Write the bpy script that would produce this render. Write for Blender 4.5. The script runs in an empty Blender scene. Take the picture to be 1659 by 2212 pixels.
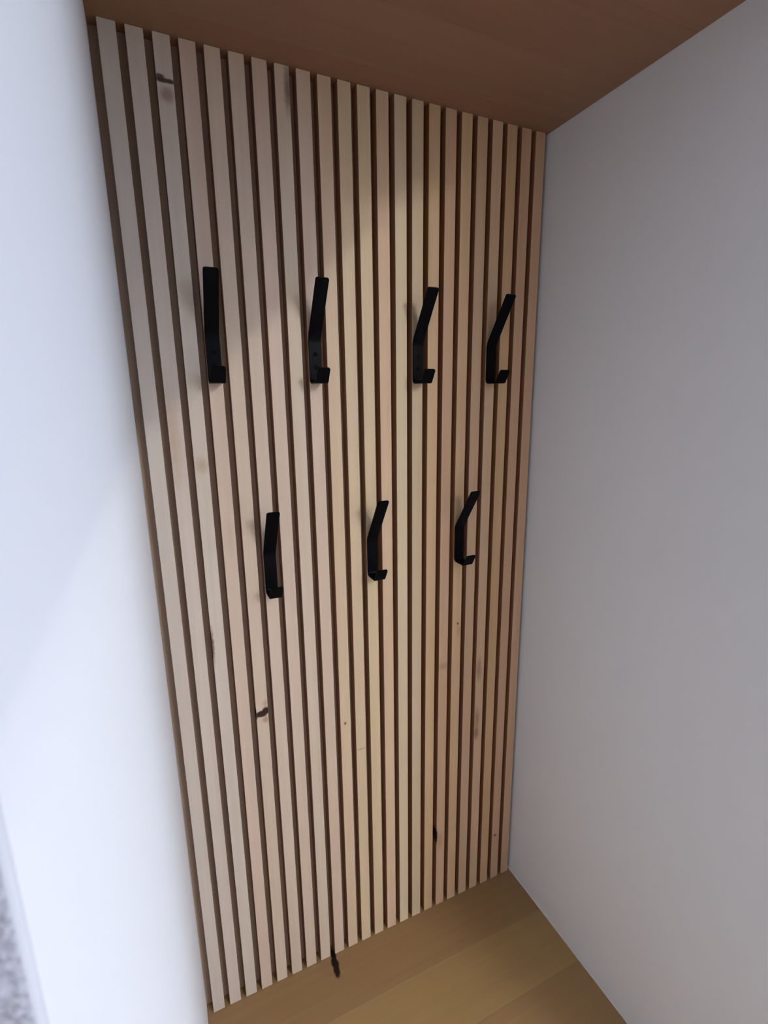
import bpy, bmesh, math, random
from mathutils import Vector, Matrix, noise

scene = bpy.context.scene
col = scene.collection
random.seed(7)

# ------------------------------------------------------------------ camera
cam_data = bpy.data.cameras.new('camera')
cam = bpy.data.objects.new('camera', cam_data)
col.objects.link(cam)
cam_data.sensor_fit = 'VERTICAL'
cam_data.sensor_height = 36.0
cam_data.lens = 1071.56 / 2212.0 * 36.0
cam_data.clip_start = 0.005
cam_data.clip_end = 60.0
cam_data.dof.use_dof = True
cam_data.dof.focus_distance = 1.25
cam_data.dof.aperture_fstop = 15.0
right = Vector((0.9101, -0.4141, -0.0127))
down = Vector((-0.1034, -0.1975, -0.9748))
fwd = Vector((0.4012, 0.8885, -0.2226)).normalized()
right = (right - fwd * right.dot(fwd)).normalized()
up = right.cross(fwd)
rot = Matrix((right, up, -fwd)).transposed()
cam.matrix_world = Matrix.Translation((0.0620, -1.0329, 1.4949)) @ rot.to_4x4()
scene.camera = cam

# ------------------------------------------------------------------ light
scene.view_settings.view_transform = 'Standard'
scene.view_settings.look = 'None'
scene.view_settings.gamma = 1.0
scene.view_settings.use_curve_mapping = False
scene.view_settings.exposure = 0.0

world = bpy.data.worlds.new('daylight')
scene.world = world
world.use_nodes = True
world.node_tree.nodes['Background'].inputs[0].default_value = (0.72, 0.84, 1.0, 1)
world.node_tree.nodes['Background'].inputs[1].default_value = 1.0

def window_light(name, y, z, width, height, energy, color):
    """daylight entering through a window in the right-hand wall of the hall (faces -x)"""
    wl = bpy.data.lights.new(name, 'AREA')
    wl.shape = 'RECTANGLE'
    wl.size = height
    wl.size_y = width
    wl.energy = energy
    wl.color = color
    o = bpy.data.objects.new(name, wl)
    col.objects.link(o)
    o.location = (2.285, y, z)
    o.rotation_euler = (0, math.radians(90), 0)
    return o


window_light('window_daylight_near', -2.0, 1.65, 1.15, 1.35, 40.0, (0.675, 0.785, 0.985))
window_light('window_daylight_far', -3.4, 2.50, 1.15, 0.95, 34.0, (0.34, 0.58, 1.0))

LAMP = Vector((1.85, -4.0, 2.971))

# ------------------------------------------------------------------ helpers
def mesh_obj(name, bm, mat, parent=None):
    me = bpy.data.meshes.new(name)
    bm.normal_update()
    bm.to_mesh(me)
    bm.free()
    if mat:
        me.materials.append(mat)
    o = bpy.data.objects.new(name, me)
    col.objects.link(o)
    if parent:
        o.parent = parent
    return o


def tag(o, label=None, cat=None, group=None, kind=None):
    if label:
        o['label'] = label
    if cat:
        o['category'] = cat
    if group:
        o['group'] = group
    if kind:
        o['kind'] = kind
    return o


def box_bm(x0, x1, y0, y1, z0, z1, bevel=0.0, seg=2):
    bm = bmesh.new()
    vs = [bm.verts.new(p) for p in ((x0, y0, z0), (x1, y0, z0), (x1, y1, z0), (x0, y1, z0),
                                    (x0, y0, z1), (x1, y0, z1), (x1, y1, z1), (x0, y1, z1))]
    for f in ((0, 3, 2, 1), (4, 5, 6, 7), (0, 1, 5, 4), (1, 2, 6, 5), (2, 3, 7, 6), (3, 0, 4, 7)):
        bm.faces.new([vs[i] for i in f])
    if bevel:
        bmesh.ops.bevel(bm, geom=list(bm.edges), offset=bevel, segments=seg, profile=0.5, affect='EDGES')
    return bm


def add_box(bm, x0, x1, y0, y1, z0, z1):
    vs = [bm.verts.new(p) for p in ((x0, y0, z0), (x1, y0, z0), (x1, y1, z0), (x0, y1, z0),
                                    (x0, y0, z1), (x1, y0, z1), (x1, y1, z1), (x0, y1, z1))]
    for f in ((0, 3, 2, 1), (4, 5, 6, 7), (0, 1, 5, 4), (1, 2, 6, 5), (2, 3, 7, 6), (3, 0, 4, 7)):
        bm.faces.new([vs[i] for i in f])


# ------------------------------------------------------------------ materials
class NT:
    def __init__(self, name):
        self.m = bpy.data.materials.new(name)
        self.m.use_nodes = True
        self.t = self.m.node_tree
        self.b = self.t.nodes['Principled BSDF']

    def n(self, typ, **kw):
        nd = self.t.nodes.new(typ)
        for k, v in kw.items():
            setattr(nd, k, v)
        return nd

    def l(self, a, b):
        self.t.links.new(a, b)

    def math(self, op, a, b=None, c=None, clamp=False):
        nd = self.n('ShaderNodeMath', operation=op)
        nd.use_clamp = clamp
        for i, v in enumerate((a, b, c)):
            if v is None:
                continue
            if isinstance(v, (int, float)):
                nd.inputs[i].default_value = v
            else:
                self.l(v, nd.inputs[i])
        return nd.outputs[0]

    def mix(self, fac, a, b, blend='MIX'):
        nd = self.n('ShaderNodeMix', data_type='RGBA', blend_type=blend)
        for s, v in ((0, fac), (6, a), (7, b)):
            if isinstance(v, (int, float)):
                nd.inputs[s].default_value = v
            elif isinstance(v, tuple):
                nd.inputs[s].default_value = v if len(v) == 4 else (*v, 1)
            else:
                self.l(v, nd.inputs[s])
        return nd.outputs[2]


def paint(name, rgb, rough=0.85, scale=260.0, bump=0.05):
    k = NT(name)
    tc = k.n('ShaderNodeNewGeometry')
    n1 = k.n('ShaderNodeTexNoise')
    n1.inputs['Scale'].default_value = scale
    n1.inputs['Detail'].default_value = 3
    k.l(tc.outputs['Position'], n1.inputs['Vector'])
    n2 = k.n('ShaderNodeTexNoise')
    n2.inputs['Scale'].default_value = 3.0
    k.l(tc.outputs['Position'], n2.inputs['Vector'])
    c = k.mix(k.math('MULTIPLY', n2.outputs[0], 0.5), tuple(rgb), tuple(v * 0.97 for v in rgb))
    k.l(c, k.b.inputs['Base Color'])
    bp = k.n('ShaderNodeBump')
    bp.inputs['Strength'].default_value = bump
    bp.inputs['Distance'].default_value = 0.002
    k.l(n1.outputs[0], bp.inputs['Height'])
    k.l(bp.outputs[0], k.b.inputs['Normal'])
    k.b.inputs['Roughness'].default_value = rough
    k.b.inputs['Specular IOR Level'].default_value = 0.25
    return k.m


def wood(name, base, dark, axis, rough=0.55, marks=(), contrast=1.0, spec=0.3):
    """Long-grained softwood; obj.color tints each piece.  axis = grain direction (0,1,2).
    marks: (x, y, z, rx, ry, rz, rgb, strength, softness) knots and stains, world coordinates."""
    k = NT(name)
    geo = k.n('ShaderNodeNewGeometry')
    oi = k.n('ShaderNodeObjectInfo')
    off = k.n('ShaderNodeCombineXYZ')
    for i, f in enumerate((37.0, 53.0, 71.0)):
        k.l(k.math('MULTIPLY', oi.outputs['Random'], f), off.inputs[i])
    pos = k.n('ShaderNodeVectorMath', operation='ADD')
    k.l(geo.outputs['Position'], pos.inputs[0])
    k.l(off.outputs[0], pos.inputs[1])

    def stretched(across, along):
        m = k.n('ShaderNodeVectorMath', operation='MULTIPLY')
        s = [across] * 3
        s[axis] = along
        m.inputs[1].default_value = s
        k.l(pos.outputs[0], m.inputs[0])
        return m.outputs[0]
    broad = k.n('ShaderNodeTexNoise')
    broad.inputs['Scale'].default_value = 1.0
    broad.inputs['Detail'].default_value = 4
    broad.inputs['Roughness'].default_value = 0.6
    k.l(stretched(70.0, 1.6), broad.inputs['Vector'])
    fine = k.n('ShaderNodeTexNoise')
    fine.inputs['Scale'].default_value = 1.0
    fine.inputs['Detail'].default_value = 3
    k.l(stretched(420.0, 7.0), fine.inputs['Vector'])
    blot = k.n('ShaderNodeTexNoise')
    blot.inputs['Scale'].default_value = 1.0
    blot.inputs['Detail'].default_value = 2
    k.l(stretched(12.0, 3.0), blot.inputs['Vector'])
    g = k.math('MULTIPLY_ADD', broad.outputs[0], 0.62, k.math('MULTIPLY', fine.outputs[0], 0.2))
    g = k.math('MULTIPLY_ADD', blot.outputs[0], 0.35, g)
    fac = k.math('MULTIPLY', k.math('SUBTRACT', g, 0.42), 1.7 * contrast, clamp=True)
    c = k.mix(fac, tuple(base), tuple(dark))
    c = k.mix(1.0, c, oi.outputs['Color'], 'MULTIPLY')
    for (x, y, z, rx, ry, rz, rgb, st, soft) in marks:
        s = k.n('ShaderNodeVectorMath', operation='SUBTRACT')
        k.l(geo.outputs['Position'], s.inputs[0])
        s.inputs[1].default_value = (x, y, z)
        wob = k.n('ShaderNodeTexNoise')
        wob.inputs['Scale'].default_value = 120.0
        k.l(geo.outputs['Position'], wob.inputs['Vector'])
        d = k.n('ShaderNodeVectorMath', operation='DIVIDE')
        k.l(s.outputs[0], d.inputs[0])
        d.inputs[1].default_value = (rx, ry, rz)
        ln = k.n('ShaderNodeVectorMath', operation='LENGTH')
        k.l(d.outputs[0], ln.inputs[0])
        r = k.math('MULTIPLY_ADD', k.math('SUBTRACT', wob.outputs[0], 0.5), 0.7, ln.outputs['Value'])
        mr = k.n('ShaderNodeMapRange', interpolation_type='SMOOTHSTEP')
        mr.inputs['From Min'].default_value = 1.0 - soft
        mr.inputs['From Max'].default_value = 1.0 + soft * 0.4
        mr.inputs['To Min'].default_value = st
        mr.inputs['To Max'].default_value = 0.0
        k.l(r, mr.inputs['Value'])
        c = k.mix(mr.outputs[0], c, tuple(rgb))
    k.l(c, k.b.inputs['Base Color'])
    bp = k.n('ShaderNodeBump')
    bp.inputs['Strength'].default_value = 0.12
    bp.inputs['Distance'].default_value = 0.001
    k.l(fine.outputs[0], bp.inputs['Height'])
    k.l(bp.outputs[0], k.b.inputs['Normal'])
    k.b.inputs['Roughness'].default_value = rough
    k.b.inputs['Specular IOR Level'].default_value = spec
    return k.m


WHITE = paint('white_wall_paint', (0.79, 0.79, 0.80))
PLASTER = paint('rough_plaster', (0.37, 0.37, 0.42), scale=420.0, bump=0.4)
HALL = paint('hall_paint', (0.76, 0.76, 0.77))
HALLFLOOR = wood('hall_floor_wood', (0.40, 0.30, 0.20), (0.28, 0.19, 0.12), 0)

KNOT = (0.030, 0.012, 0.008)
RED = (0.16, 0.055, 0.035)
BROWN = (0.24, 0.13, 0.07)
SLAT_BASE = (0.60, 0.49, 0.375)
SLAT_DARK = (0.49, 0.375, 0.265)
X0, PITCH, SW, ST = 0.0428, 0.040, 0.027, 0.0270
ZT = 2.0871                                   # underside of the wooden ceiling


def slat_x(n, f=0.5):
    """x of slat number n (1..23), f = fraction across its face"""
    return X0 + (n - 1) * PITCH + f * SW


slat_marks = {
    2: [(slat_x(2, .3), 0, 1.425, .012, .02, .10, (0.40, 0.25, 0.13), .45, .9)],
    3: [(slat_x(3, .5), 0, 2.019, .020, .02, .0042, (0.05, 0.025, 0.018), .95, .5),
        (slat_x(3, .22), 0, 2.0235, .008, .02, .005, (0.05, 0.025, 0.018), .9, .5),
        (slat_x(3, .55), 0, 1.999, .014, .02, .014, (0.20, 0.12, 0.09), .65, .8),
        (slat_x(3, .5), 0, 1.372, .016, .02, .018, (0.36, 0.22, 0.11), .5, .9),
        (slat_x(3, .0), .010, .987, .006, .03, .050, (0.10, 0.02, 0.018), .9, .7)],
    4: [(slat_x(4, .5), 0, 1.22, .010, .02, .05, BROWN, .15, .9)],
    5: [(slat_x(5, .42), 0, .7955, .0150, .02, .0095, KNOT, 1.0, .35),
        (slat_x(5, .80), 0, .8010, .0100, .02, .0105, KNOT, 1.0, .35),
        (slat_x(5, .0), .010, .797, .004, .014, .018, KNOT, 1.0, .5),
        (slat_x(5, .75), 0, .779, .009, .02, .010, (0.34, 0.14, 0.07), .6, .8),
        (slat_x(5, .8), 0, .820, .008, .02, .012, (0.40, 0.20, 0.11), .55, .8)],
    8: [(slat_x(8, .85), 0, 2.05, .008, .02, .045, (0.10, 0.07, 0.04), .75, .9)],
    10: [(slat_x(10, .45), 0, .709, .0035, .02, .005, (0.12, 0.05, 0.03), .9, .6)],
    11: [(slat_x(11, .5), 0, .6215, .014, .02, .0016, (0.25, 0.14, 0.08), .7, .6)],
    17: [(slat_x(17, .5), 0, .795, .02, .02, .012, BROWN, .4, .9),
         (slat_x(17, .0), .008, .25, .004, .02, .030, (0.02, 0.008, 0.006), 1.0, .5),
         (slat_x(17, .4), 0, .23, .012, .02, .035, BROWN, .35, .9)],
    18: [(slat_x(18, .62), 0, .909, .003, .02, .0045, (0.06, 0.02, 0.015), 1.0, .6),
         (slat_x(18, .7), 0, .885, .006, .02, .02, BROWN, .35, .9)],
    20: [(slat_x(20, .35), 0, .757, .010, .02, .040, (0.22, 0.11, 0.07), .6, .9),
         (slat_x(20, .3), 0, .60, .010, .02, .035, (0.20, 0.10, 0.06), .6, .9),
         (slat_x(20, .25), 0, .555, .010, .02, .025, (0.15, 0.07, 0.04), .7, .9)],
    22: [(slat_x(22, .4), 0, .163, .006, .02, .006, (0.14, 0.06, 0.045), .85, .7)],
}
SLAT = wood('slat_pine', SLAT_BASE, SLAT_DARK, 2)
slat_mats = {n: wood('slat_pine_knot', SLAT_BASE, SLAT_DARK, 2, marks=m) for n, m in slat_marks.items()}
SIDE_BASE, SIDE_DARK = (0.34, 0.195, 0.115), (0.26, 0.14, 0.08)  # darker and redder than the faces: shade of the gaps put into the colour
SIDE = wood('slat_side_shade', SIDE_BASE, SIDE_DARK, 2, rough=0.8, spec=0.1)
side_mats = {n: wood('slat_side_shade_knot', SIDE_BASE, SIDE_DARK, 2, rough=0.8, spec=0.1, marks=slat_marks[n]) for n in (3, 5, 17)}
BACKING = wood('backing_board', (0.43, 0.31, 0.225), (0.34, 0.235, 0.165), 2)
CEIL = wood('ceiling_board', (0.33, 0.185, 0.115), (0.26, 0.14, 0.085), 0, rough=0.5)
FLOOR = wood('floor_board', (0.345, 0.222, 0.100), (0.27, 0.165, 0.074), 0, rough=0.45)
FLOOR_KNOT = wood('floor_board_knot', (0.345, 0.222, 0.100), (0.27, 0.165, 0.074), 0, rough=0.45, marks=[
    (.330, -.026, 0, .026, .022, .01, BROWN, .40, .9),
    (.385, -.026, 0, .026, .014, .01, BROWN, .45, .9),
    (.3575, .000, 0, .0085, .022, .01, (0.010, 0.004, 0.003), 1.0, .4),
    (.3550, -.022, 0, .0105, .022, .01, (0.010, 0.004, 0.003), 1.0, .4),
    (.3530, -.042, 0, .0085, .019, .01, (0.010, 0.004, 0.003), 1.0, .4)])

kb = NT('black_powder_coat')
kb.b.inputs['Base Color'].default_value = (0.0022, 0.0024, 0.0032, 1)
kb.b.inputs['Roughness'].default_value = 0.4
kb.b.inputs['Specular IOR Level'].default_value = 0.055
nz = kb.n('ShaderNodeTexNoise')
nz.inputs['Scale'].default_value = 900
bpn = kb.n('ShaderNodeBump')
bpn.inputs['Strength'].default_value = 0.1
bpn.inputs['Distance'].default_value = 0.0005
kb.l(nz.outputs[0], bpn.inputs['Height'])
kb.l(bpn.outputs[0], kb.b.inputs['Normal'])
BLACK = kb.m
ks = NT('black_screw')
ks.b.inputs['Base Color'].default_value = (0.003, 0.003, 0.003, 1)
ks.b.inputs['Roughness'].default_value = 0.7
ks.b.inputs['Specular IOR Level'].default_value = 0.05
SCREW = ks.m

# ------------------------------------------------------------------ niche shell
XL, XR, YF = 0.0282, 0.9596, -0.9325          # left wall face, right wall face, front of niche
YC = -0.64                                    # front edge of the wooden ceiling

# back wall: brown backing board with 23 slats on it
wall_back = mesh_obj('wall_back', box_bm(XL, XR, ST, ST + 0.03, 0.0, ZT), BACKING)
tag(wall_back, 'brown backing board behind the vertical pine slats', 'wall', kind='structure')
tints = {1: (.95, 1.02, 1.15), 2: (.98, 1.01, 1.12), 3: (.98, 1.03, 1.12), 4: (1.0, .95, .98), 5: (.99, .97, .97),  # each slat's own tone; left ones also have the cool light put into them
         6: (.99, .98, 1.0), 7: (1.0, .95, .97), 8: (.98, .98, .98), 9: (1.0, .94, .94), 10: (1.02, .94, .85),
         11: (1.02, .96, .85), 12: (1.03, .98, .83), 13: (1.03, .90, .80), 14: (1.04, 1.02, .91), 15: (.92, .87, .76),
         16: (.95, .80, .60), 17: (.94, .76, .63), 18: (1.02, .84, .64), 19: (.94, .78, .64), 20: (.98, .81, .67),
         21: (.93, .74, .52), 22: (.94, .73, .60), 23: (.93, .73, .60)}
slat_mesh = {}
for n in range(1, 24):
    mat = slat_mats.get(n, SLAT)
    key = mat.name
    if key not in slat_mesh:
        bm = box_bm(0, SW, 0, ST, 0, ZT - 0.0008, bevel=0.0007, seg=1)
        bm.normal_update()
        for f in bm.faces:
            f.material_index = 1 if abs(f.normal.x) > 0.9 else 0     # sides get the darker colour that carries the gap shade
        me = bpy.data.meshes.new('slat')
        bm.to_mesh(me)
        bm.free()
        me.materials.append(mat)
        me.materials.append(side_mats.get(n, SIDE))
        slat_mesh[key] = me
    o = bpy.data.objects.new('slat', slat_mesh[key])
    col.objects.link(o)
    o.parent = wall_back
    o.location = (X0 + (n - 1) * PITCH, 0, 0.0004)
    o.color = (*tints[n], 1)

# left wall, with a rounded front corner
bm = bmesh.new()
R = 0.0022
prof = [(XL, ST + 0.03), (XL, YF + R)]
for i in range(1, 9):
    a = i / 8 * math.pi / 2
    prof.append((XL - R + R * math.cos(a), YF + R - R * math.sin(a)))
prof += [(XL - 0.012, YF), (XL - 0.012, ST + 0.03)]
lo = [bm.verts.new((x, y, -0.0)) for x, y in prof]
hi = [bm.verts.new((x, y, 3.20)) for x, y in prof]
for i in range(len(prof)):
    j = (i + 1) % len(prof)
    f = bm.faces.new((lo[i], lo[j], hi[j], hi[i]))
    f.smooth = 1 <= i <= 8
    f.material_index = 1 if 2 <= i <= 9 else 0
bm.faces.new(lo[::-1])
bm.faces.new(hi)
bmesh.ops.recalc_face_normals(bm, faces=bm.faces)
wall_left = mesh_obj('wall_left', bm, WHITE)
wall_left.data.materials.append(paint('corner_bead', (0.52, 0.53, 0.57)))
tag(wall_left, 'bright smooth white wall on the left of the niche', 'wall', kind='structure')

wall_right = mesh_obj('wall_right', box_bm(XR, XR + 0.10, YF - 0.012, ST + 0.03, 0.0, 3.20), WHITE)
tag(wall_right, 'shaded smooth white wall on the right of the niche', 'wall', kind='structure')

# rough plastered wall face left of the niche opening, coarse grain as real relief
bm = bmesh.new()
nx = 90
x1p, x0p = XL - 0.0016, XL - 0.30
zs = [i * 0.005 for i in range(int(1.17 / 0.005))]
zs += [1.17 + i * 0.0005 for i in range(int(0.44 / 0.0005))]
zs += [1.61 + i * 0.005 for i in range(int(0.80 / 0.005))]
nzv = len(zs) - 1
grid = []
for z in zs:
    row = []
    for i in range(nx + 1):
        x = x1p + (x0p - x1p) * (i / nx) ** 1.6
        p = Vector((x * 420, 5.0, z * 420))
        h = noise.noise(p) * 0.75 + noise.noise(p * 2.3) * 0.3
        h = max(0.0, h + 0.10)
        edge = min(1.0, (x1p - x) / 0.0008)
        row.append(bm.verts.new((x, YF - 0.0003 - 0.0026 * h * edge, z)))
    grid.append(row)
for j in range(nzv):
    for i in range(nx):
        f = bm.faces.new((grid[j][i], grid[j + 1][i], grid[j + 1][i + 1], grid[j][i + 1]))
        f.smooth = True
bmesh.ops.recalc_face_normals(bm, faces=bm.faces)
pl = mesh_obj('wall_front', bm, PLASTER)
tag(pl, 'coarse rough plastered wall beside the niche opening', 'wall', kind='structure')

# wooden ceiling of the niche: glued boards running along the back wall
CEIL_BM = box_bm(XL, XR, YC, ST + 0.03, ZT + 0.012, ZT + 0.03)
ceiling = mesh_obj('ceiling', CEIL_BM, CEIL)
tag(ceiling, 'wooden board ceiling of the niche', 'ceiling', kind='structure')
edges = [ST + 0.03, -0.057, -0.205, -0.353, -0.501, YC]
ctint = [(1.0, .93, .88), (1.02, 1.0, .98), (.97, .93, .90), (1.03, .98, .92), (.98, .95, .93), (1.0, .97, .9), (1.02, .95, .9)]
for i in range(len(edges) - 1):
    b = mesh_obj('ceiling_board', box_bm(XL, XR, edges[i + 1] + .0001, edges[i] - .0001, ZT, ZT + 0.012, bevel=0.0003, seg=1), CEIL, ceiling)
    b.color = (*ctint[i], 1)

# wooden floor of the niche
floor = mesh_obj('floor', box_bm(XL, XR, YF, ST + 0.03, -0.05, -0.018), FLOOR)
tag(floor, 'wide board wooden floor of the niche', 'floor', kind='structure')
edges = [ST + 0.03, -0.141, -0.294, -0.447, -0.600, -0.753, YF]
ftint = [(.93, .86, .84), (1.08, 1.06, .98), (.98, .93, .90), (1.05, 1.0, .92), (.97, .92, .88), (1.03, 1.0, .95)]
for i in range(len(edges) - 1):
    b = mesh_obj('floor_board', box_bm(XL, XR, edges[i + 1] + .00015, edges[i] - .00015, -0.018, 0.0, bevel=0.0004, seg=1),
                 FLOOR_KNOT if i == 0 else FLOOR, floor)
    b.color = (*ftint[i], 1)

# ------------------------------------------------------------------ the hall in front of the niche (behind the camera)
HX0, HX1, HY, HZ = -1.6, 2.30, -4.9, 3.20


def struct(name, bm, mat, label, cat='wall'):
    return tag(mesh_obj(name, bm, mat), label, cat, kind='structure')


bm = bmesh.new()
add_box(bm, HX0, XL - 0.012, YF, YF + 0.10, 0, HZ)                 # left of the opening, behind the plaster
struct('wall_hall_left_front', bm, HALL, 'hall wall behind the rough plaster left of the niche')
struct('wall_header', box_bm(XL, XR, YC, YC + 0.09, ZT + 0.03, HZ), HALL, 'hall wall above the niche opening')
struct('wall_hall_right_front', box_bm(XR + 0.10, HX1 + .1, YF - 0.012, YF + 0.09, 0, HZ), HALL, 'hall wall right of the niche opening')
struct('floor_hall', box_bm(HX0 - .1, HX1 + .1, HY - .1, YF, -0.05, 0.0), HALLFLOOR, 'wooden floor of the hall', 'floor')
struct('ceiling_hall', box_bm(HX0 - .1, HX1 + .1, HY - .1, YC + .09, HZ, HZ + 0.1), HALL, 'white ceiling of the hall', 'ceiling')
struct('wall_hall_left', box_bm(HX0 - .1, HX0, HY, YF, 0, HZ), HALL, 'left side wall of the hall')
struct('wall_hall_back', box_bm(HX0 - .1, HX1 + .1, HY - .1, HY, 0, HZ), HALL, 'far wall of the hall')
bm = bmesh.new()
wins = [(-2.6, -1.4, 0.95, 2.35), (-4.0, -2.8, 2.0, 3.0)]
cuts = [HY] + [v for w in sorted(wins) for v in w[:2]] + [YF - 0.012]
for i in range(0, len(cuts), 2):
    add_box(bm, HX1, HX1 + .1, cuts[i], cuts[i + 1], 0, HZ)
for y0, y1, wz0, wz1 in wins:
    add_box(bm, HX1, HX1 + .1, y0, y1, 0, wz0)
    add_box(bm, HX1, HX1 + .1, y0, y1, wz1, HZ)
struct('wall_hall_right', bm, HALL, 'right side wall of the hall with two window openings')
for i, (wy0, wy1, wz0, wz1) in enumerate(wins):
    bm = bmesh.new()
    for a in ((wy0, wy0 + .05, wz0, wz1), (wy1 - .05, wy1, wz0, wz1), (wy0, wy1, wz0, wz0 + .05), (wy0, wy1, wz1 - .05, wz1)):
        add_box(bm, HX1 + .02, HX1 + .07, *a)
    struct('window_%d' % (i + 1), bm, HALL, ('white window frame nearer the niche', 'high white window frame farther from the niche')[i], 'window')

# unseen stair-shaped block added across the hall; its sloping underside shades the upper left of the niche
def block_underside(x):
    return 1.406 + 0.846 * x


bm = bmesh.new()
sx0, sx1, ns = -1.58, 0.95, 11
pts = [(sx0, max(0.03, block_underside(sx0))), (sx1, block_underside(sx1))]
run = (sx1 - sx0) / ns
top = []
for i in range(ns):
    xa = sx1 - i * run
    zt = min(HZ - .005, block_underside(xa) + 0.62)
    top += [(xa, zt), (xa - run, zt)]
pts += top
sy0, sy1 = -2.20, -1.25
fa = [bm.verts.new((x, sy1, z)) for x, z in pts]
fb = [bm.verts.new((x, sy0, z)) for x, z in pts]
for i in range(len(pts)):
    j = (i + 1) % len(pts)
    bm.faces.new((fa[i], fa[j], fb[j], fb[i]))
bm.faces.new(fa)
bm.faces.new(fb[::-1])
bmesh.ops.recalc_face_normals(bm, faces=bm.faces)
struct('shade_block', bm, HALL, 'white stair-shaped block added across the hall to shade the niche', 'shade_block')

# ------------------------------------------------------------------ coat hooks
def hook_meshes():
    """flat black strip: raised front lip, foot, wall plate and a long arm leaning out"""
    W, T = 0.0265, 0.0040
    way = [(-0.0585, 0.0290), (-0.0425, 0.0020), (-0.0020, 0.0020), (-0.0020, 0.0900), (-0.0700, 0.1915)]
    rad = [0, 0.006, 0.010, 0.030, 0]
    path = []
    for i, p in enumerate(way):
        P = Vector(p)
        if rad[i] == 0:
            path.append(P)
            continue
        a = (Vector(way[i - 1]) - P).normalized()
        b = (Vector(way[i + 1]) - P).normalized()
        half = a.angle(b) / 2
        tl = rad[i] / math.tan(half)
        s, e = P + a * tl, P + b * tl
        for q in range(9):
            t = q / 8
            path.append(s * (1 - t) ** 2 + P * 2 * t * (1 - t) + e * t * t)
    # end roundings: extra stations near both ends with a narrower strip
    def ends(path):
        rc = 0.0035
        out, wid = [], []
        d = (path[1] - path[0]).normalized()
        for q in range(5):
            a = q / 4 * math.pi / 2
            out.append(path[0] + d * rc * (1 - math.cos(a)))
            wid.append(W / 2 - rc * (1 - math.sin(a)))
        for p in path[1:-1]:
            out.append(p)
            wid.append(W / 2)
        d = (path[-2] - path[-1]).normalized()
        for q in range(5):
            a = (4 - q) / 4 * math.pi / 2
            out.append(path[-1] + d * rc * (1 - math.cos(a)))
            wid.append(W / 2 - rc * (1 - math.sin(a)))
        return out, wid
    path, wid = ends(path)
    bm = bmesh.new()
    rings = []
    for i, p in enumerate(path):
        d = (path[min(i + 1, len(path) - 1)] - path[max(i - 1, 0)]).normalized()
        nrm = Vector((-d.y, d.x))
        c = 0.0006
        ring = []
        for (sx, st) in ((-1, -1), (1, -1), (1, 1), (-1, 1)):
            pts = [(sx * (wid[i] - c), st * T / 2), (sx * wid[i], st * (T / 2 - c))]
            if (sx, st) in ((1, -1), (-1, 1)):
                pass
            else:
                pts = pts[::-1]
            for u, v in pts:
                q = p + nrm * v
                ring.append(bm.verts.new((u, q.x, q.y)))
        rings.append(ring)
    for a, b in zip(rings[:-1], rings[1:]):
        n = len(a)
        for i in range(n):
            f = bm.faces.new((a[i], a[(i + 1) % n], b[(i + 1) % n], b[i]))
    bm.faces.new(rings[0])
    bm.faces.new(rings[-1][::-1])
    bmesh.ops.recalc_face_normals(bm, faces=bm.faces)
    strip = bpy.data.meshes.new('hook_strip')
    bm.to_mesh(strip)
    bm.free()
    strip.materials.append(BLACK)
    # countersunk screw: shallow dished head with a cross slot
    bm = bmesh.new()
    prev = None
    N = 20
    for r, y in ((0.0046, 0.0002), (0.0046, -0.0003), (0.0040, -0.0004), (0.0034, 0.0000), (0.0016, 0.0000), (0.0010, 0.0004)):
        ring = [bm.verts.new((r * math.cos(2 * math.pi * i / N), y, r * math.sin(2 * math.pi * i / N))) for i in range(N)]
        if prev:
            for i in range(N):
                bm.faces.new((prev[i], prev[(i + 1) % N], ring[(i + 1) % N], ring[i]))
        prev = ring
    bm.faces.new(prev)
    bmesh.ops.recalc_face_normals(bm, faces=bm.faces)
    screw = bpy.data.meshes.new('screw')
    bm.to_mesh(screw)
    bm.free()
    screw.materials.append(SCREW)
    return strip, screw


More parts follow.
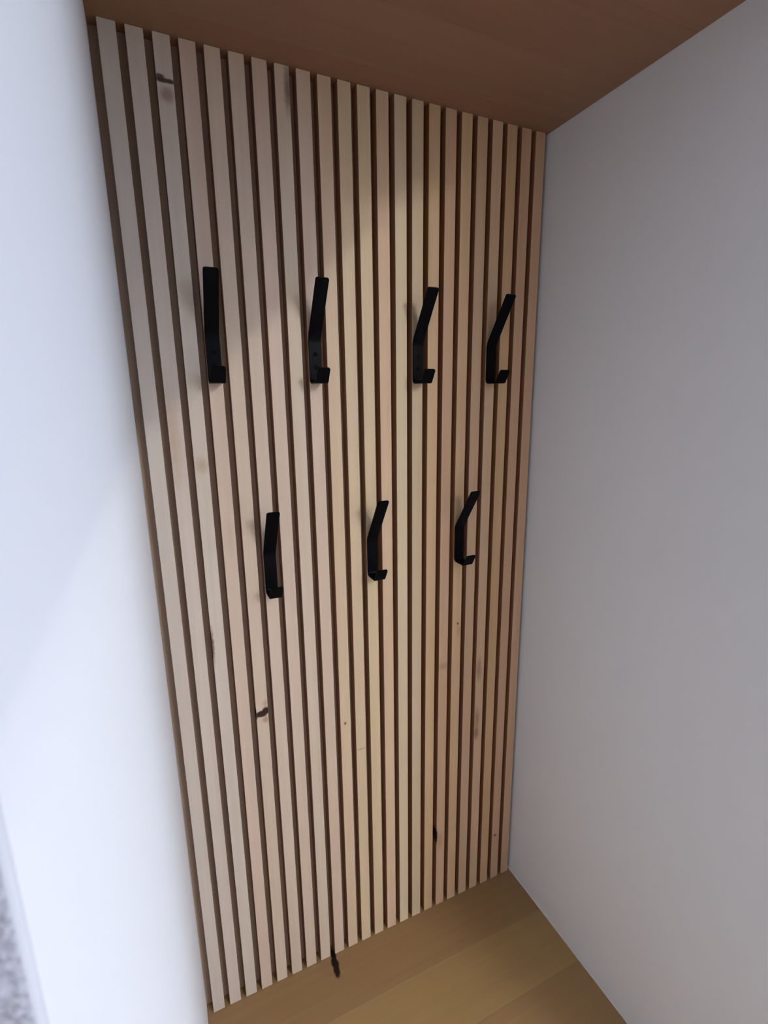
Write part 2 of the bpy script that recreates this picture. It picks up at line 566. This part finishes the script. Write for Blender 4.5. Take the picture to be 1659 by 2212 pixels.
strip_me, screw_me = hook_meshes()
ZU, ZL = 1.5270, 1.0860
hooks = [
    (4, ZU, 'black metal coat hook at the left end of the upper row of four'),
    (9, ZU, 'black metal coat hook second from left in the upper row, two screw heads showing'),
    (15, ZU, 'black metal coat hook third from left in the upper row of four'),
    (20, ZU, 'black metal coat hook at the right end of the upper row, nearest the grey-white wall'),
    (6, ZL, 'black metal coat hook at the left end of the lower row of three'),
    (12, ZL, 'black metal coat hook in the middle of the lower row of three'),
    (18, ZL, 'black metal coat hook at the right end of the lower row of three'),
]
for n, z, lab in hooks:
    e = bpy.data.objects.new('coat_hook', None)
    col.objects.link(e)
    e.empty_display_size = 0.03
    e.location = (slat_x(n), 0.0, z)
    tag(e, lab, 'coat hook', 'black coat hooks on the slatted wall')
    s = bpy.data.objects.new('hook_strip', strip_me)
    col.objects.link(s)
    s.parent = e
    for sz in (0.033, 0.0585):
        c = bpy.data.objects.new('screw', screw_me)
        col.objects.link(c)
        c.parent = e
        c.location = (0, -0.0041, sz)

# ------------------------------------------------------------------ unseen hall lamp; its five-bulb rail is made up to soften shadow edges
lroot = bpy.data.objects.new('unseen_hall_lamp', None)
col.objects.link(lroot)
lroot.location = (LAMP.x, LAMP.y, HZ)
tag(lroot, 'unseen ceiling lamp of the hall, rail of five small bulbs added to soften shadows', 'lamp')
mesh_obj('rail', box_bm(-0.012, 0.012, -0.66, 0.66, -0.125, -0.100, bevel=0.002), BLACK, lroot)
for y in (-0.5, 0.5):
    mesh_obj('drop_rod', box_bm(-0.005, 0.005, y - 0.005, y + 0.005, -0.100, 0.0), BLACK, lroot)
for i in range(5):
    y = -0.6 + 0.3 * i
    bm = bmesh.new()
    bmesh.ops.create_cone(bm, cap_ends=True, segments=16, radius1=0.016, radius2=0.010, depth=0.06)
    o = mesh_obj('socket', bm, BLACK, lroot)
    o.location = (0, y, -0.155)
    lp = bpy.data.lights.new('lamp_bulb', 'POINT')
    lp.energy = 35.5
    lp.color = (1.0, 0.98, 0.95)
    lp.shadow_soft_size = 0.035
    lpo = bpy.data.objects.new('lamp_bulb', lp)
    col.objects.link(lpo)
    lpo.parent = lroot
    lpo.location = (0, y, LAMP.z - HZ)
